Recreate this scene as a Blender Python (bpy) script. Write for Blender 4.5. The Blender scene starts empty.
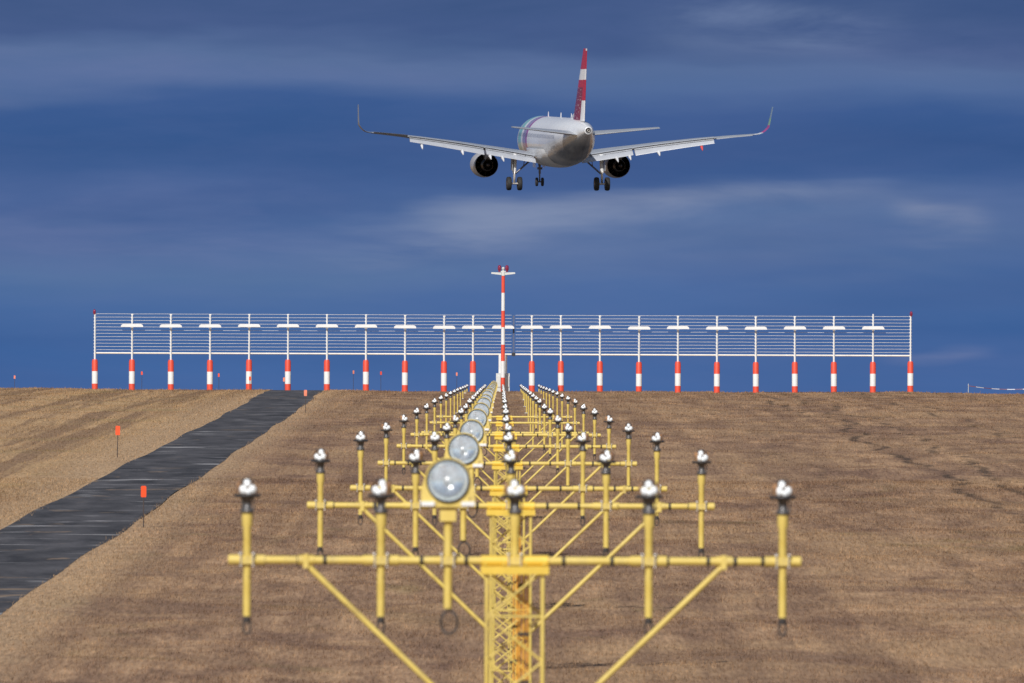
import bpy, math, random
import numpy as np
from mathutils import Vector, Matrix

random.seed(7)
rng = np.random.default_rng(11)
R = math.radians
sc = bpy.context.scene
COL = sc.collection
EYE = 1.7                      # eye height over the ground where the camera stands

# ------------------------------------------------------------------ materials
def mat(name, color=(.5, .5, .5), rough=.5, metal=0.0, vary=.0, vscale=4.0, coat=0.0, spec=.5):
    m = bpy.data.materials.new(name); m.use_nodes = True
    nt = m.node_tree; b = nt.nodes['Principled BSDF']
    b.inputs['Roughness'].default_value = rough
    b.inputs['Metallic'].default_value = metal
    b.inputs['Specular IOR Level'].default_value = spec
    b.inputs['Coat Weight'].default_value = coat
    if vary > 0:
        tc = nt.nodes.new('ShaderNodeTexCoord')
        n = nt.nodes.new('ShaderNodeTexNoise'); n.inputs['Scale'].default_value = vscale
        n.inputs['Detail'].default_value = 6; n.inputs['Roughness'].default_value = .65
        nt.links.new(tc.outputs['Object'], n.inputs['Vector'])
        r = nt.nodes.new('ShaderNodeValToRGB')
        r.color_ramp.elements[0].position = .3; r.color_ramp.elements[1].position = .7
        r.color_ramp.elements[0].color = tuple(c * (1 - vary) for c in color) + (1,)
        r.color_ramp.elements[1].color = tuple(min(1, c * (1 + vary * .6)) for c in color) + (1,)
        nt.links.new(n.outputs['Fac'], r.inputs['Fac'])
        nt.links.new(r.outputs['Color'], b.inputs['Base Color'])
    else:
        b.inputs['Base Color'].default_value = tuple(color) + (1,)
    return m

def banded(name, axis, bands, rough=.45, vary=0.0, nscale=3.0):
    """paint bands along one object axis; bands = [(start, colour), ...] in metres"""
    m = bpy.data.materials.new(name); m.use_nodes = True
    nt = m.node_tree; b = nt.nodes['Principled BSDF']; b.inputs['Roughness'].default_value = rough
    tc = nt.nodes.new('ShaderNodeTexCoord'); sx = nt.nodes.new('ShaderNodeSeparateXYZ')
    nt.links.new(tc.outputs['Object'], sx.inputs[0])
    lo = bands[0][0]; hi = bands[-1][0] + 1.0
    mr = nt.nodes.new('ShaderNodeMapRange')
    mr.inputs['From Min'].default_value = lo; mr.inputs['From Max'].default_value = hi
    nt.links.new(sx.outputs[axis], mr.inputs['Value'])
    r = nt.nodes.new('ShaderNodeValToRGB'); r.color_ramp.interpolation = 'CONSTANT'
    els = r.color_ramp.elements
    while len(els) < len(bands): els.new(1.0)
    for e, (s, c) in zip(els, bands):
        e.position = min(1, max(0, (s - lo) / (hi - lo)))
    for e, (s, c) in zip(els, bands): e.color = tuple(c) + (1,)
    nt.links.new(mr.outputs[0], r.inputs['Fac'])
    out = r.outputs['Color']
    if vary > 0:
        n = nt.nodes.new('ShaderNodeTexNoise'); n.inputs['Scale'].default_value = nscale
        n.inputs['Detail'].default_value = 6
        nt.links.new(tc.outputs['Object'], n.inputs['Vector'])
        mv = nt.nodes.new('ShaderNodeMapRange'); mv.inputs['From Min'].default_value = .3; mv.inputs['From Max'].default_value = .7
        mv.inputs['To Min'].default_value = 1 - vary; mv.inputs['To Max'].default_value = 1.0
        nt.links.new(n.outputs['Fac'], mv.inputs['Value'])
        mx = nt.nodes.new('ShaderNodeMix'); mx.data_type = 'RGBA'; mx.blend_type = 'MULTIPLY'; mx.inputs['Factor'].default_value = 1
        nt.links.new(out, mx.inputs['A']); nt.links.new(mv.outputs[0], mx.inputs['B'])
        out = mx.outputs['Result']
    nt.links.new(out, b.inputs['Base Color'])
    return m

WHITE = (.78, .78, .77); SIGNAL_RED = (.78, .085, .045)
M = {}
def worn_yellow(name, a, b_, grime=.6):
    m = bpy.data.materials.new(name); m.use_nodes = True
    nt = m.node_tree; bs = nt.nodes['Principled BSDF']
    tc = nt.nodes.new('ShaderNodeTexCoord')
    def nz(scale, det, lo, hi, sx=(1, 1, 1)):
        mp = nt.nodes.new('ShaderNodeMapping'); mp.inputs['Scale'].default_value = sx; nt.links.new(tc.outputs['Object'], mp.inputs['Vector'])
        n = nt.nodes.new('ShaderNodeTexNoise'); n.inputs['Scale'].default_value = scale; n.inputs['Detail'].default_value = det; n.inputs['Roughness'].default_value = .65
        nt.links.new(mp.outputs[0], n.inputs['Vector'])
        r = nt.nodes.new('ShaderNodeMapRange'); r.inputs['From Min'].default_value = lo; r.inputs['From Max'].default_value = hi
        nt.links.new(n.outputs['Fac'], r.inputs['Value']); return r.outputs[0]
    def mx(f, p, q):
        n = nt.nodes.new('ShaderNodeMix'); n.data_type = 'RGBA'
        for k, v in (('Factor', f), ('A', p), ('B', q)):
            if isinstance(v, tuple): n.inputs[k].default_value = v + (1,)
            else: nt.links.new(v, n.inputs[k])
        return n.outputs['Result']
    def scale(f, k):
        n = nt.nodes.new('ShaderNodeMath'); n.operation = 'MULTIPLY'; nt.links.new(f, n.inputs[0]); n.inputs[1].default_value = k; return n.outputs[0]
    c = mx(nz(3.5, 4, .35, .65), a, b_)
    c = mx(scale(nz(7, 6, .50, .72, (1, 1, .5)), grime), c, (.34, .25, .11))
    c = mx(scale(nz(26, 3, .66, .70), .8), c, (.13, .075, .04))
    nt.links.new(c, bs.inputs['Base Color']); bs.inputs['Roughness'].default_value = .5
    return m
M['yellow'] = worn_yellow('faded_yellow_paint', (.64, .475, .105), (.73, .565, .155))
M['yellow_strong'] = mat('yellow_paint_plate', (.76, .53, .075), .45, 0, .12, 6)
M['orange'] = mat('orange_conduit', (.76, .36, .045), .5, 0, .25, 9)
M['tie'] = mat('black_cable_tie', (.025, .023, .022), .6)
M['cable'] = mat('dark_rubber_cable', (.05, .042, .04), .6, 0, .3, 20)
M['steel'] = mat('galvanised_steel', (.62, .58, .54), .4, .6, .2, 30)
M['holder'] = mat('dark_cast_lamp_holder', (.15, .145, .145), .38, .5, .3, 18)
M['brim'] = mat('black_lamp_brim', (.035, .035, .038), .45)
M['lamp'] = mat('white_lamp_glass', (.88, .88, .88), .08, 0, 0, 1, 1.0)
M['lit_lamp'] = mat('lit_lamp_glass', (.88, .88, .88), .1, 0, 0, 1, 1.0)
M['lit_lamp'].node_tree.nodes['Principled BSDF'].inputs['Emission Color'].default_value = (1, .98, .95, 1)
M['lit_lamp'].node_tree.nodes['Principled BSDF'].inputs['Emission Strength'].default_value = .32
M['reflector'] = mat('silvered_reflector', (.90, .94, .97), .10, 1.0)
M['white'] = mat('white_paint', WHITE, .45, 0, .1, 2)
M['grey_white'] = mat('grey_white_cabinet', (.62, .64, .62), .5, 0, .12, 3)
M['wire'] = mat('bare_white_wire', (.66, .66, .66), .4, 0, .15, 4)
M['rail'] = mat('cream_white_rail', (.82, .78, .70), .45, 0, .1, 2)
M['orange_flag'] = mat('fluorescent_orange_flag', (.88, .085, .015), .5, 0, .12, 12)
M['faded_flag'] = mat('faded_orange_flag', (.80, .24, .14), .55, 0, .2, 9)
M['stake'] = mat('dark_wooden_stake', (.07, .05, .045), .7, 0, .3, 8)
M['red_lamp'] = mat('dark_red_lamp_glass', (.22, .012, .05), .12, 0, 0, 1, 1.0)
M['ac_white'] = mat('aircraft_white_paint', (.76, .77, .79), .3, 0, .07, .6, .3)
M['ac_grey'] = mat('aircraft_grey_wing', (.36, .375, .40), .35, 0, .12, .8, .2)
M['flap'] = mat('flap_paint', (.47, .49, .53), .35, 0, .1, 1.5)
M['winglet_grey'] = mat('winglet_grey_paint', (.24, .28, .35), .4)
M['cowl'] = mat('engine_cowl_paint', (.42, .41, .42), .35, 0, .15, 2)
M['ac_dark'] = mat('aircraft_dark_seal', (.03, .03, .035), .5)
M['tyre'] = mat('tyre_rubber', (.022, .021, .021), .75, 0, .3, 6)
M['rim'] = mat('wheel_hub', (.30, .24, .20), .45, .5)
M['gear'] = mat('gear_leg_paint', (.72, .73, .74), .35, 0, .15, 5)
M['gear_dark'] = mat('gear_brace_metal', (.13, .13, .15), .4, .5)
M['nacelle_in'] = mat('engine_duct', (.022, .022, .026), .5, .5)
M['hot'] = mat('hot_section_metal', (.10, .085, .08), .35, .9, .3, 3)
M['red_fairing'] = mat('red_fairing', (.72, .10, .10), .4)
M['pedestal'] = banded('red_white_pedestal', 'Z', [(-1.0, SIGNAL_RED), (.36, WHITE), (1.08, SIGNAL_RED)], .5, .12, 6)
b0, bh = .42, 1.0
M['mast'] = banded('red_white_mast', 'Z', [(-.5, SIGNAL_RED), (.70, WHITE), (1.65, SIGNAL_RED), (2.56, WHITE), (3.55, SIGNAL_RED), (4.47, WHITE), (5.48, SIGNAL_RED)], .5, .1, 3)

def glass_mat():
    m = bpy.data.materials.new('clear_cover_glass'); m.use_nodes = True
    nt = m.node_tree; nt.nodes.remove(nt.nodes['Principled BSDF'])
    t = nt.nodes.new('ShaderNodeBsdfTransparent'); g = nt.nodes.new('ShaderNodeBsdfGlossy'); g.inputs['Roughness'].default_value = .03
    t.inputs['Color'].default_value = (.95, .97, .98, 1)
    lw = nt.nodes.new('ShaderNodeLayerWeight'); lw.inputs['Blend'].default_value = .35
    mr = nt.nodes.new('ShaderNodeMapRange'); mr.inputs['To Min'].default_value = .04; mr.inputs['To Max'].default_value = .4
    nt.links.new(lw.outputs['Fresnel'], mr.inputs['Value'])
    mx = nt.nodes.new('ShaderNodeMixShader')
    nt.links.new(mr.outputs[0], mx.inputs[0]); nt.links.new(t.outputs[0], mx.inputs[1]); nt.links.new(g.outputs[0], mx.inputs[2])
    nt.links.new(mx.outputs[0], nt.nodes['Material Output'].inputs[0])
    return m
M['glass'] = glass_mat()
def prism_glass():
    m = bpy.data.materials.new('prism_lens_glass'); m.use_nodes = True
    nt = m.node_tree; b = nt.nodes['Principled BSDF']
    b.inputs['Base Color'].default_value = (.70, .82, .92, 1); b.inputs['Roughness'].default_value = .10; b.inputs['Coat Weight'].default_value = .5
    t = nt.nodes.new('ShaderNodeBsdfTransparent'); tc = nt.nodes.new('ShaderNodeTexCoord')
    n = nt.nodes.new('ShaderNodeTexNoise'); n.inputs['Scale'].default_value = 9; n.inputs['Detail'].default_value = 3
    nt.links.new(tc.outputs['Object'], n.inputs['Vector'])
    mr = nt.nodes.new('ShaderNodeMapRange'); mr.inputs['From Min'].default_value = .35; mr.inputs['From Max'].default_value = .65; mr.inputs['To Min'].default_value = .18; mr.inputs['To Max'].default_value = .50
    nt.links.new(n.outputs['Fac'], mr.inputs['Value'])
    mx = nt.nodes.new('ShaderNodeMixShader'); nt.links.new(mr.outputs[0], mx.inputs[0]); nt.links.new(t.outputs[0], mx.inputs[1]); nt.links.new(b.outputs[0], mx.inputs[2])
    nt.links.new(mx.outputs[0], nt.nodes['Material Output'].inputs[0])
    return m
M['prism'] = prism_glass()

# ------------------------------------------------------------------ mesh helpers
class MB:
    def __init__(s): s.v = []; s.f = []; s.m = []; s.sm = []
    def add(s, vs, fs, mi=0, smooth=False):
        o = len(s.v); s.v += [tuple(v) for v in vs]
        for f in fs: s.f.append(tuple(i + o for i in f)); s.m.append(mi); s.sm.append(smooth)
    def box(s, lo, hi, mi=0):
        (a, b, c), (d, e, g) = lo, hi
        s.add([(a, b, c), (d, b, c), (d, e, c), (a, e, c), (a, b, g), (d, b, g), (d, e, g), (a, e, g)],
              [(3, 2, 1, 0), (4, 5, 6, 7), (0, 1, 5, 4), (1, 2, 6, 5), (2, 3, 7, 6), (3, 0, 4, 7)], mi)
    def tube(s, pts, rads, n=10, mi=0, cap=True, smooth=True):
        pts = [Vector(p) for p in pts]
        if not hasattr(rads, '__len__'): rads = [rads] * len(pts)
        vs = []; last = None
        for i, p in enumerate(pts):
            d = (pts[min(i + 1, len(pts) - 1)] - pts[max(i - 1, 0)])
            if d.length < 1e-9: d = last
            d = d.normalized(); last = d
            if i == 0:
                a = Vector((0, 0, 1)) if abs(d.z) < .9 else Vector((1, 0, 0))
                u = d.cross(a).normalized()
            else:
                u = (u - d * u.dot(d)).normalized()
            w = d.cross(u)
            for k in range(n):
                t = 2 * math.pi * k / n
                vs.append(p + (u * math.cos(t) + w * math.sin(t)) * rads[i])
        fs = []
        for i in range(len(pts) - 1):
            for k in range(n):
                a = i * n + k; b = i * n + (k + 1) % n
                fs.append((a, b, b + n, a + n))
        s.add(vs, fs, mi, smooth)
        if cap:
            m = len(pts)
            s.add([vs[k] for k in range(n)], [tuple(range(n))[::-1]], mi)
            s.add([vs[(m - 1) * n + k] for k in range(n)], [tuple(range(n))], mi)
    def lathe(s, prof, n=20, axis='Z', mi=0, origin=(0, 0, 0), closed=False):
        """prof = [(radius, height)...]"""
        vs = []
        for r, h in prof:
            for k in range(n):
                t = 2 * math.pi * k / n; a, b = r * math.cos(t), r * math.sin(t)
                p = (a, b, h) if axis == 'Z' else ((a, h, b) if axis == 'Y' else (h, a, b))
                vs.append((p[0] + origin[0], p[1] + origin[1], p[2] + origin[2]))
        fs = []
        for i in range(len(prof) - 1):
            for k in range(n):
                a = i * n + k; b = i * n + (k + 1) % n
                fs.append((a, b, b + n, a + n))
        s.add(vs, fs, mi, True)
    def ball(s, c, r, n=12, mi=0, sc_=(1, 1, 1)):
        prof = [(max(1e-4, r * math.sin(math.pi * i / (n // 2 + 2))), -r * math.cos(math.pi * i / (n // 2 + 2))) for i in range(n // 2 + 3)]
        vs = []; 
        for rr, h in prof:
            for k in range(n):
                t = 2 * math.pi * k / n
                vs.append((c[0] + rr * math.cos(t) * sc_[0], c[1] + rr * math.sin(t) * sc_[1], c[2] + h * sc_[2]))
        fs = [(i * n + k, i * n + (k + 1) % n, (i + 1) * n + (k + 1) % n, (i + 1) * n + k) for i in range(len(prof) - 1) for k in range(n)]
        s.add(vs, fs, mi, True)
    def mesh(s, name, mats):
        me = bpy.data.meshes.new(name); me.from_pydata(s.v, [], s.f)
        for m in (mats if isinstance(mats, (list, tuple)) else [mats]): me.materials.append(m)
        me.polygons.foreach_set('material_index', s.m); me.polygons.foreach_set('use_smooth', s.sm)
        me.update(); return me

def obj(name, data, parent=None, loc=(0, 0, 0), rot=(0, 0, 0)):
    o = bpy.data.objects.new(name, data); COL.objects.link(o)
    o.location = loc; o.rotation_euler = rot; o.parent = parent
    return o
def tag(o, label, cat, group=None):
    o['label'] = label; o['category'] = cat
    if group: o['group'] = group
    return o
def thing(name, loc, label, cat, group=None, rot=(0, 0, 0)):
    o = obj(name, None, None, loc, rot); o.empty_display_size = .3
    return tag(o, label, cat, group)

# ------------------------------------------------------------------ terrain
PY = np.array([-200, 0, 75, 135, 165, 195, 225, 255, 285, 315, 345, 375, 405, 435, 465, 500, 530, 555, 575, 590, 620, 720, 9000.])
PZ = np.array([-6.0, -6.0, -5.6, -4.92, -4.52, -4.10, -3.64, -3.14, -2.64, -2.15, -1.70, -1.30, -.93, -.56, -.21, .14, .35, .46, .53, .53, .42, .20, -8.]) + EYE
def smooth_profile(y):
    s = 0
    for d, w in ((-14, .15), (-7, .22), (0, .26), (7, .22), (14, .15)):
        s = s + w * np.interp(np.asarray(y, float) + d, PY, PZ)
    return s
RY = np.array([-200, 195, 255, 330, 405, 465, 530, 575, 640, 720.])
RL = np.array([-12.9, -12.8, -12.35, -11.85, -11.75, -11.9, -12.6, -13.2, -14.6, -17.0])
RR = np.array([-9.75, -9.66, -9.3, -8.97, -8.9, -9.02, -9.6, -10.1, -11.2, -13.2])
_f = np.arange(-220, 740, 2.)
_k = np.hanning(33); _k /= _k.sum()
def _sm(v):
    a = np.interp(_f, RY, v); return np.convolve(np.pad(a, 16, mode='edge'), _k, 'valid')
RL, RR, RY = _sm(RL), _sm(RR), _f
def undul(x, y):
    return (.055 * np.sin(x * .31 + y * .11 + .7) * np.sin(y * .17 - x * .07) + .04 * np.sin(x * .83 + 1.3) * np.sin(y * .39 + x * .2)
            + .05 * np.sin(x * .13 + 2.) * np.sin(y * .05 + 1.) + .025 * np.sin(x * 1.7 + y * .5) * np.sin(y * .8 - x * .3))
def ground_z(x, y):
    x = np.asarray(x, float); y = np.asarray(y, float)
    xc = (np.interp(y, RY, RL) + np.interp(y, RY, RR)) / 2
    d = np.abs(x - xc)
    mask = np.clip((d - 2.6) / 3.5, 0, 1)
    mask = mask * np.clip((900 - y) / 200, 0, 1)
    # the photographer's bank: a low rise under and around the camera
    bank = 4.3 * np.clip(1 - (y - 8) / 40., 0, 1) ** 2 * (3 - 2 * np.clip(1 - (y - 8) / 40., 0, 1)) 
    bank = np.where(y < 8, 4.3, bank) * np.clip((60 - np.abs(x)) / 40., 0, 1)
    tilt = (.05 + .0028 * np.clip(x - 2, 0, 60)) * mask * np.clip((y - 330) / 150., 0, 1)
    return smooth_profile(y) + undul(x, y) * mask + bank - tilt

ys = np.concatenate([np.arange(-120, 120, 4.), np.arange(120, 640, 2.), np.arange(640, 900, 20.), np.array([950, 1050, 1200, 1500, 2000, 3000, 5000, 9000.])])
xs = np.concatenate([[-4000, -1500, -600, -300, -160, -100, -80], np.arange(-60, 60.1, 1.0), [80, 100, 160, 300, 600, 1500, 4000.]])
GX, GY = np.meshgrid(xs, ys)
GZ = ground_z(GX, GY)
rl = np.interp(GY, RY, RL); rr = np.interp(GY, RY, RR)
inside = (GX > rl + .7) & (GX < rr - .7) & (GY < 716)
GZ = GZ - .07 * inside
def grid_mesh(name, X, Y, Z, m):
    ny, nx = X.shape
    me = bpy.data.meshes.new(name)
    v = np.stack([X.ravel(), Y.ravel(), Z.ravel()], 1)
    i = np.arange(ny * nx).reshape(ny, nx)
    f = np.stack([i[:-1, :-1].ravel(), i[:-1, 1:].ravel(), i[1:, 1:].ravel(), i[1:, :-1].ravel()], 1)
    me.from_pydata(v.tolist(), [], f.tolist()); me.materials.append(m)
    me.polygons.foreach_set('use_smooth', [True] * len(f)); me.update()
    return me

def N(nt, t, **kw):
    n = nt.nodes.new(t)
    for k, v in kw.items(): setattr(n, k, v)
    return n
def noise(nt, vec, scale, detail=5, rough=.6, dist=0.0, sx=(1, 1, 1)):
    mp = N(nt, 'ShaderNodeMapping'); mp.inputs['Scale'].default_value = sx
    nt.links.new(vec, mp.inputs['Vector'])
    n = N(nt, 'ShaderNodeTexNoise'); n.inputs['Scale'].default_value = scale; n.inputs['Detail'].default_value = detail
    n.inputs['Roughness'].default_value = rough; n.inputs['Distortion'].default_value = dist
    nt.links.new(mp.outputs[0], n.inputs['Vector']); return n.outputs['Fac']
def rng_map(nt, v, a, b, c=0., d=1., smooth=False):
    m = N(nt, 'ShaderNodeMapRange'); m.inputs['From Min'].default_value = a; m.inputs['From Max'].default_value = b
    m.inputs['To Min'].default_value = c; m.inputs['To Max'].default_value = d
    if smooth: m.interpolation_type = 'SMOOTHSTEP'
    nt.links.new(v, m.inputs['Value']); return m.outputs[0]
def mixc(nt, f, a, b, blend='MIX'):
    m = N(nt, 'ShaderNodeMix', data_type='RGBA', blend_type=blend)
    for k, v in (('Factor', f), ('A', a), ('B', b)):
        s = m.inputs[k]
        if isinstance(v, bpy.types.NodeSocket): nt.links.new(v, s)
        elif isinstance(v, (int, float)): s.default_value = v
        else: s.default_value = tuple(v) + (1,)
    return m.outputs['Result']
def math_(nt, op, a, b=0.0):
    m = N(nt, 'ShaderNodeMath', operation=op)
    for i, v in enumerate((a, b)):
        if isinstance(v, bpy.types.NodeSocket): nt.links.new(v, m.inputs[i])
        else: m.inputs[i].default_value = v
    return m.outputs[0]

def grass_color(nt, pos):
    """dry winter grass: straw, brown thatch, a little olive, in patches that belong to the ground"""
    sx = N(nt, 'ShaderNodeSeparateXYZ'); nt.links.new(pos, sx.inputs[0])
    big = noise(nt, pos, .12, 3, .55, .6, (1, .40, 0))
    mid = noise(nt, pos, 1.0, 4, .58, .3, (.85, .16, 0))
    fine = noise(nt, pos, 1.0, 3, .6, 0, (11, .7, 0))
    mow = noise(nt, pos, 1.0, 4, .6, .35, (1.15, .008, 0))             # swaths left by the mower, along the runway axis
    c = mixc(nt, rng_map(nt, mid, .36, .64), (0.239, 0.147, 0.096), (0.480, 0.310, 0.187))
    c = mixc(nt, rng_map(nt, big, .42, .62, 0, .7), c, (0.443, 0.290, 0.166))
    c = mixc(nt, rng_map(nt, noise(nt, pos, .17, 4, .55, .9, (1, .40, 0)), .50, .66, 0, .58), c, (0.172, 0.105, 0.082))
    c = mixc(nt, rng_map(nt, noise(nt, pos, .22, 4, .6, 1.0, (1, .5, 0)), .60, .72, 0, .45), c, (0.204, 0.164, 0.071))
    c = mixc(nt, rng_map(nt, mow, .38, .58, .45, 0), c, (0.186, 0.116, 0.082))
    # paler, yellower sward on the far side of the road, with clear mowing swaths
    left = rng_map(nt, sx.outputs['X'], -10.5, -14.5)
    c = mixc(nt, math_(nt, 'MULTIPLY', left, .55), c, (0.561, 0.376, 0.198))
    c = mixc(nt, math_(nt, 'MULTIPLY', left, rng_map(nt, noise(nt, pos, 1.0, 5, .62, .5, (.80, .0065, 0)), .46, .57, 0, .80)), c, (0.247, 0.158, 0.101))
    c = mixc(nt, math_(nt, 'MULTIPLY', left, rng_map(nt, noise(nt, pos, .16, 5, .65, .6, (.55, .8, 0)), .54, .66, 0, .45)), c, (0.290, 0.222, 0.096))
    # pale dead verge along both sides of the road
    dl = math_(nt, 'ABSOLUTE', math_(nt, 'ADD', sx.outputs['X'], 10.95))
    verge = rng_map(nt, math_(nt, 'ADD', dl, rng_map(nt, mid, .3, .7, -.6, .6)), 3.4, 2.0)
    c = mixc(nt, math_(nt, 'MULTIPLY', verge, .55), c, (0.532, 0.373, 0.227))
    # old wheel tracks wandering along the slope on the right
    for x0, k, wd, amt in ((13.5, 3.1, .13, .8), (15.4, 11.7, .14, .75), (19.4, 23.3, .12, .6), (9.6, 37.1, .10, .25), (24.5, 51.0, .14, .5)):
        off = N(nt, 'ShaderNodeCombineXYZ'); nt.links.new(math_(nt, 'MULTIPLY', sx.outputs['Y'], 1.0), off.inputs[0]); off.inputs[1].default_value = k
        wob = noise(nt, off.outputs[0], .045, 3, .5)
        d_ = math_(nt, 'ABSOLUTE', math_(nt, 'SUBTRACT', sx.outputs['X'], rng_map(nt, wob, 0, 1, x0 - 2.6, x0 + 2.6)))
        ln = rng_map(nt, d_, wd * 1.8, wd * .5, 0, amt)
        c = mixc(nt, math_(nt, 'MULTIPLY', ln, rng_map(nt, noise(nt, pos, .35, 3, .6), .38, .55)), c, (.080, .058, .044))
    c = mixc(nt, 1.0, c, mixc(nt, rng_map(nt, fine, .3, .7), (.70, .69, .68), (1.27, 1.26, 1.24)), 'MULTIPLY')
    return c

def ground_material():
    m = bpy.data.materials.new('dry_grass_ground'); m.use_nodes = True
    nt = m.node_tree; b = nt.nodes['Principled BSDF']; b.inputs['Roughness'].default_value = .95; b.inputs['Specular IOR Level'].default_value = .1
    g = N(nt, 'ShaderNodeNewGeometry')
    nt.links.new(grass_color(nt, g.outputs['Position']), b.inputs['Base Color'])
    bp = N(nt, 'ShaderNodeBump'); bp.inputs['Strength'].default_value = .35; bp.inputs['Distance'].default_value = .08
    nt.links.new(noise(nt, g.outputs['Position'], 2.2, 6, .7), bp.inputs['Height']); nt.links.new(bp.outputs[0], b.inputs['Normal'])
    return m
def blade_material():
    m = bpy.data.materials.new('dry_grass_blades'); m.use_nodes = True
    nt = m.node_tree; b = nt.nodes['Principled BSDF']; b.inputs['Roughness'].default_value = .8; b.inputs['Specular IOR Level'].default_value = .15
    g = N(nt, 'ShaderNodeNewGeometry')
    at = N(nt, 'ShaderNodeAttribute', attribute_name='tint')
    c = grass_color(nt, g.outputs['Position'])
    j = mixc(nt, at.outputs['Fac'], (.66, .64, .62), (1.38, 1.36, 1.32))
    c = mixc(nt, 1.0, c, j, 'MULTIPLY')
    nt.links.new(c, b.inputs['Base Color'])
    tr = N(nt, 'ShaderNodeBsdfTranslucent'); nt.links.new(c, tr.inputs['Color'])
    ms = N(nt, 'ShaderNodeMixShader'); ms.inputs[0].default_value = .35
    nt.links.new(b.outputs[0], ms.inputs[1]); nt.links.new(tr.outputs[0], ms.inputs[2]); nt.links.new(ms.outputs[0], nt.nodes['Material Output'].inputs[0])
    return m

ground = obj('ground', grid_mesh('ground', GX, GY, GZ, ground_material())); ground['kind'] = 'structure'

# service road
ry = ys[(ys <= 716)]
tt = np.linspace(0, 1, 7)
RX = np.interp(ry, RY, RL)[:, None] * (1 - tt) + np.interp(ry, RY, RR)[:, None] * tt
RYg = np.repeat(ry[:, None], 7, 1)
edge_w = .05 * np.sin(RYg * .11 + 1) + .04 * np.sin(RYg * .23)
RX[:, 0] += edge_w[:, 0]; RX[:, -1] += np.roll(edge_w[:, 0], 9)
RZ = ground_z(RX, RYg) + .006
def road_material():
    m = bpy.data.materials.new('old_asphalt'); m.use_nodes = True
    nt = m.node_tree; b = nt.nodes['Principled BSDF']
    g = N(nt, 'ShaderNodeNewGeometry'); pos = g.outputs['Position']
    c = mixc(nt, rng_map(nt, noise(nt, pos, .8, 5, .6, .4, (1, .22, 0)), .34, .66), (.036, .035, .038), (.088, .084, .088))
    # slab joints and worn pale seams right across the road, unevenly spaced
    seam = noise(nt, pos, 1.0, 3, .55, .15, (.30, .33, 0))
    s = rng_map(nt, seam, .62, .70)
    c = mixc(nt, math_(nt, 'MULTIPLY', s, .75), c, (.36, .35, .35))
    fine_seam = noise(nt, pos, 1.0, 2, .5, .1, (.28, .85, 0))
    c = mixc(nt, rng_map(nt, fine_seam, .64, .70, 0, .6), c, (.30, .29, .29))
    # dry grass and earth creeping in
    c = mixc(nt, rng_map(nt, noise(nt, pos, .6, 5, .6, .8, (.8, .45, 0)), .62, .68, 0, .75), c, (.23, .165, .11))
    c = mixc(nt, rng_map(nt, noise(nt, pos, 9, 4, .7), .35, .7), c, mixc(nt, 1, c, (1.5, 1.5, 1.5), 'MULTIPLY'))
    nt.links.new(c, b.inputs['Base Color'])
    b.inputs['Roughness'].default_value = .8; b.inputs['Specular IOR Level'].default_value = .18
    bp = N(nt, 'ShaderNodeBump'); bp.inputs['Strength'].default_value = .4; bp.inputs['Distance'].default_value = .02
    nt.links.new(noise(nt, pos, 12, 5, .7), bp.inputs['Height']); nt.links.new(bp.outputs[0], b.inputs['Normal'])
    return m
road = obj('service_road', grid_mesh('service_road', RX, RYg, RZ, road_material())); road['kind'] = 'structure'

# the runway beyond the crest, out of sight from below but lying under the landing jet
wy = ys[(ys >= 640) & (ys <= 5000)]
wx = np.array([-30., -22.5, -8, 0, 8, 22.5, 30.])
WX, WY_ = np.meshgrid(wx, wy)
runway = obj('runway', grid_mesh('runway', WX, WY_, ground_z(WX, WY_) + .11, mat('runway_asphalt', (.045, .045, .048), .85, 0, .25, .3))); runway['kind'] = 'structure'

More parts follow.
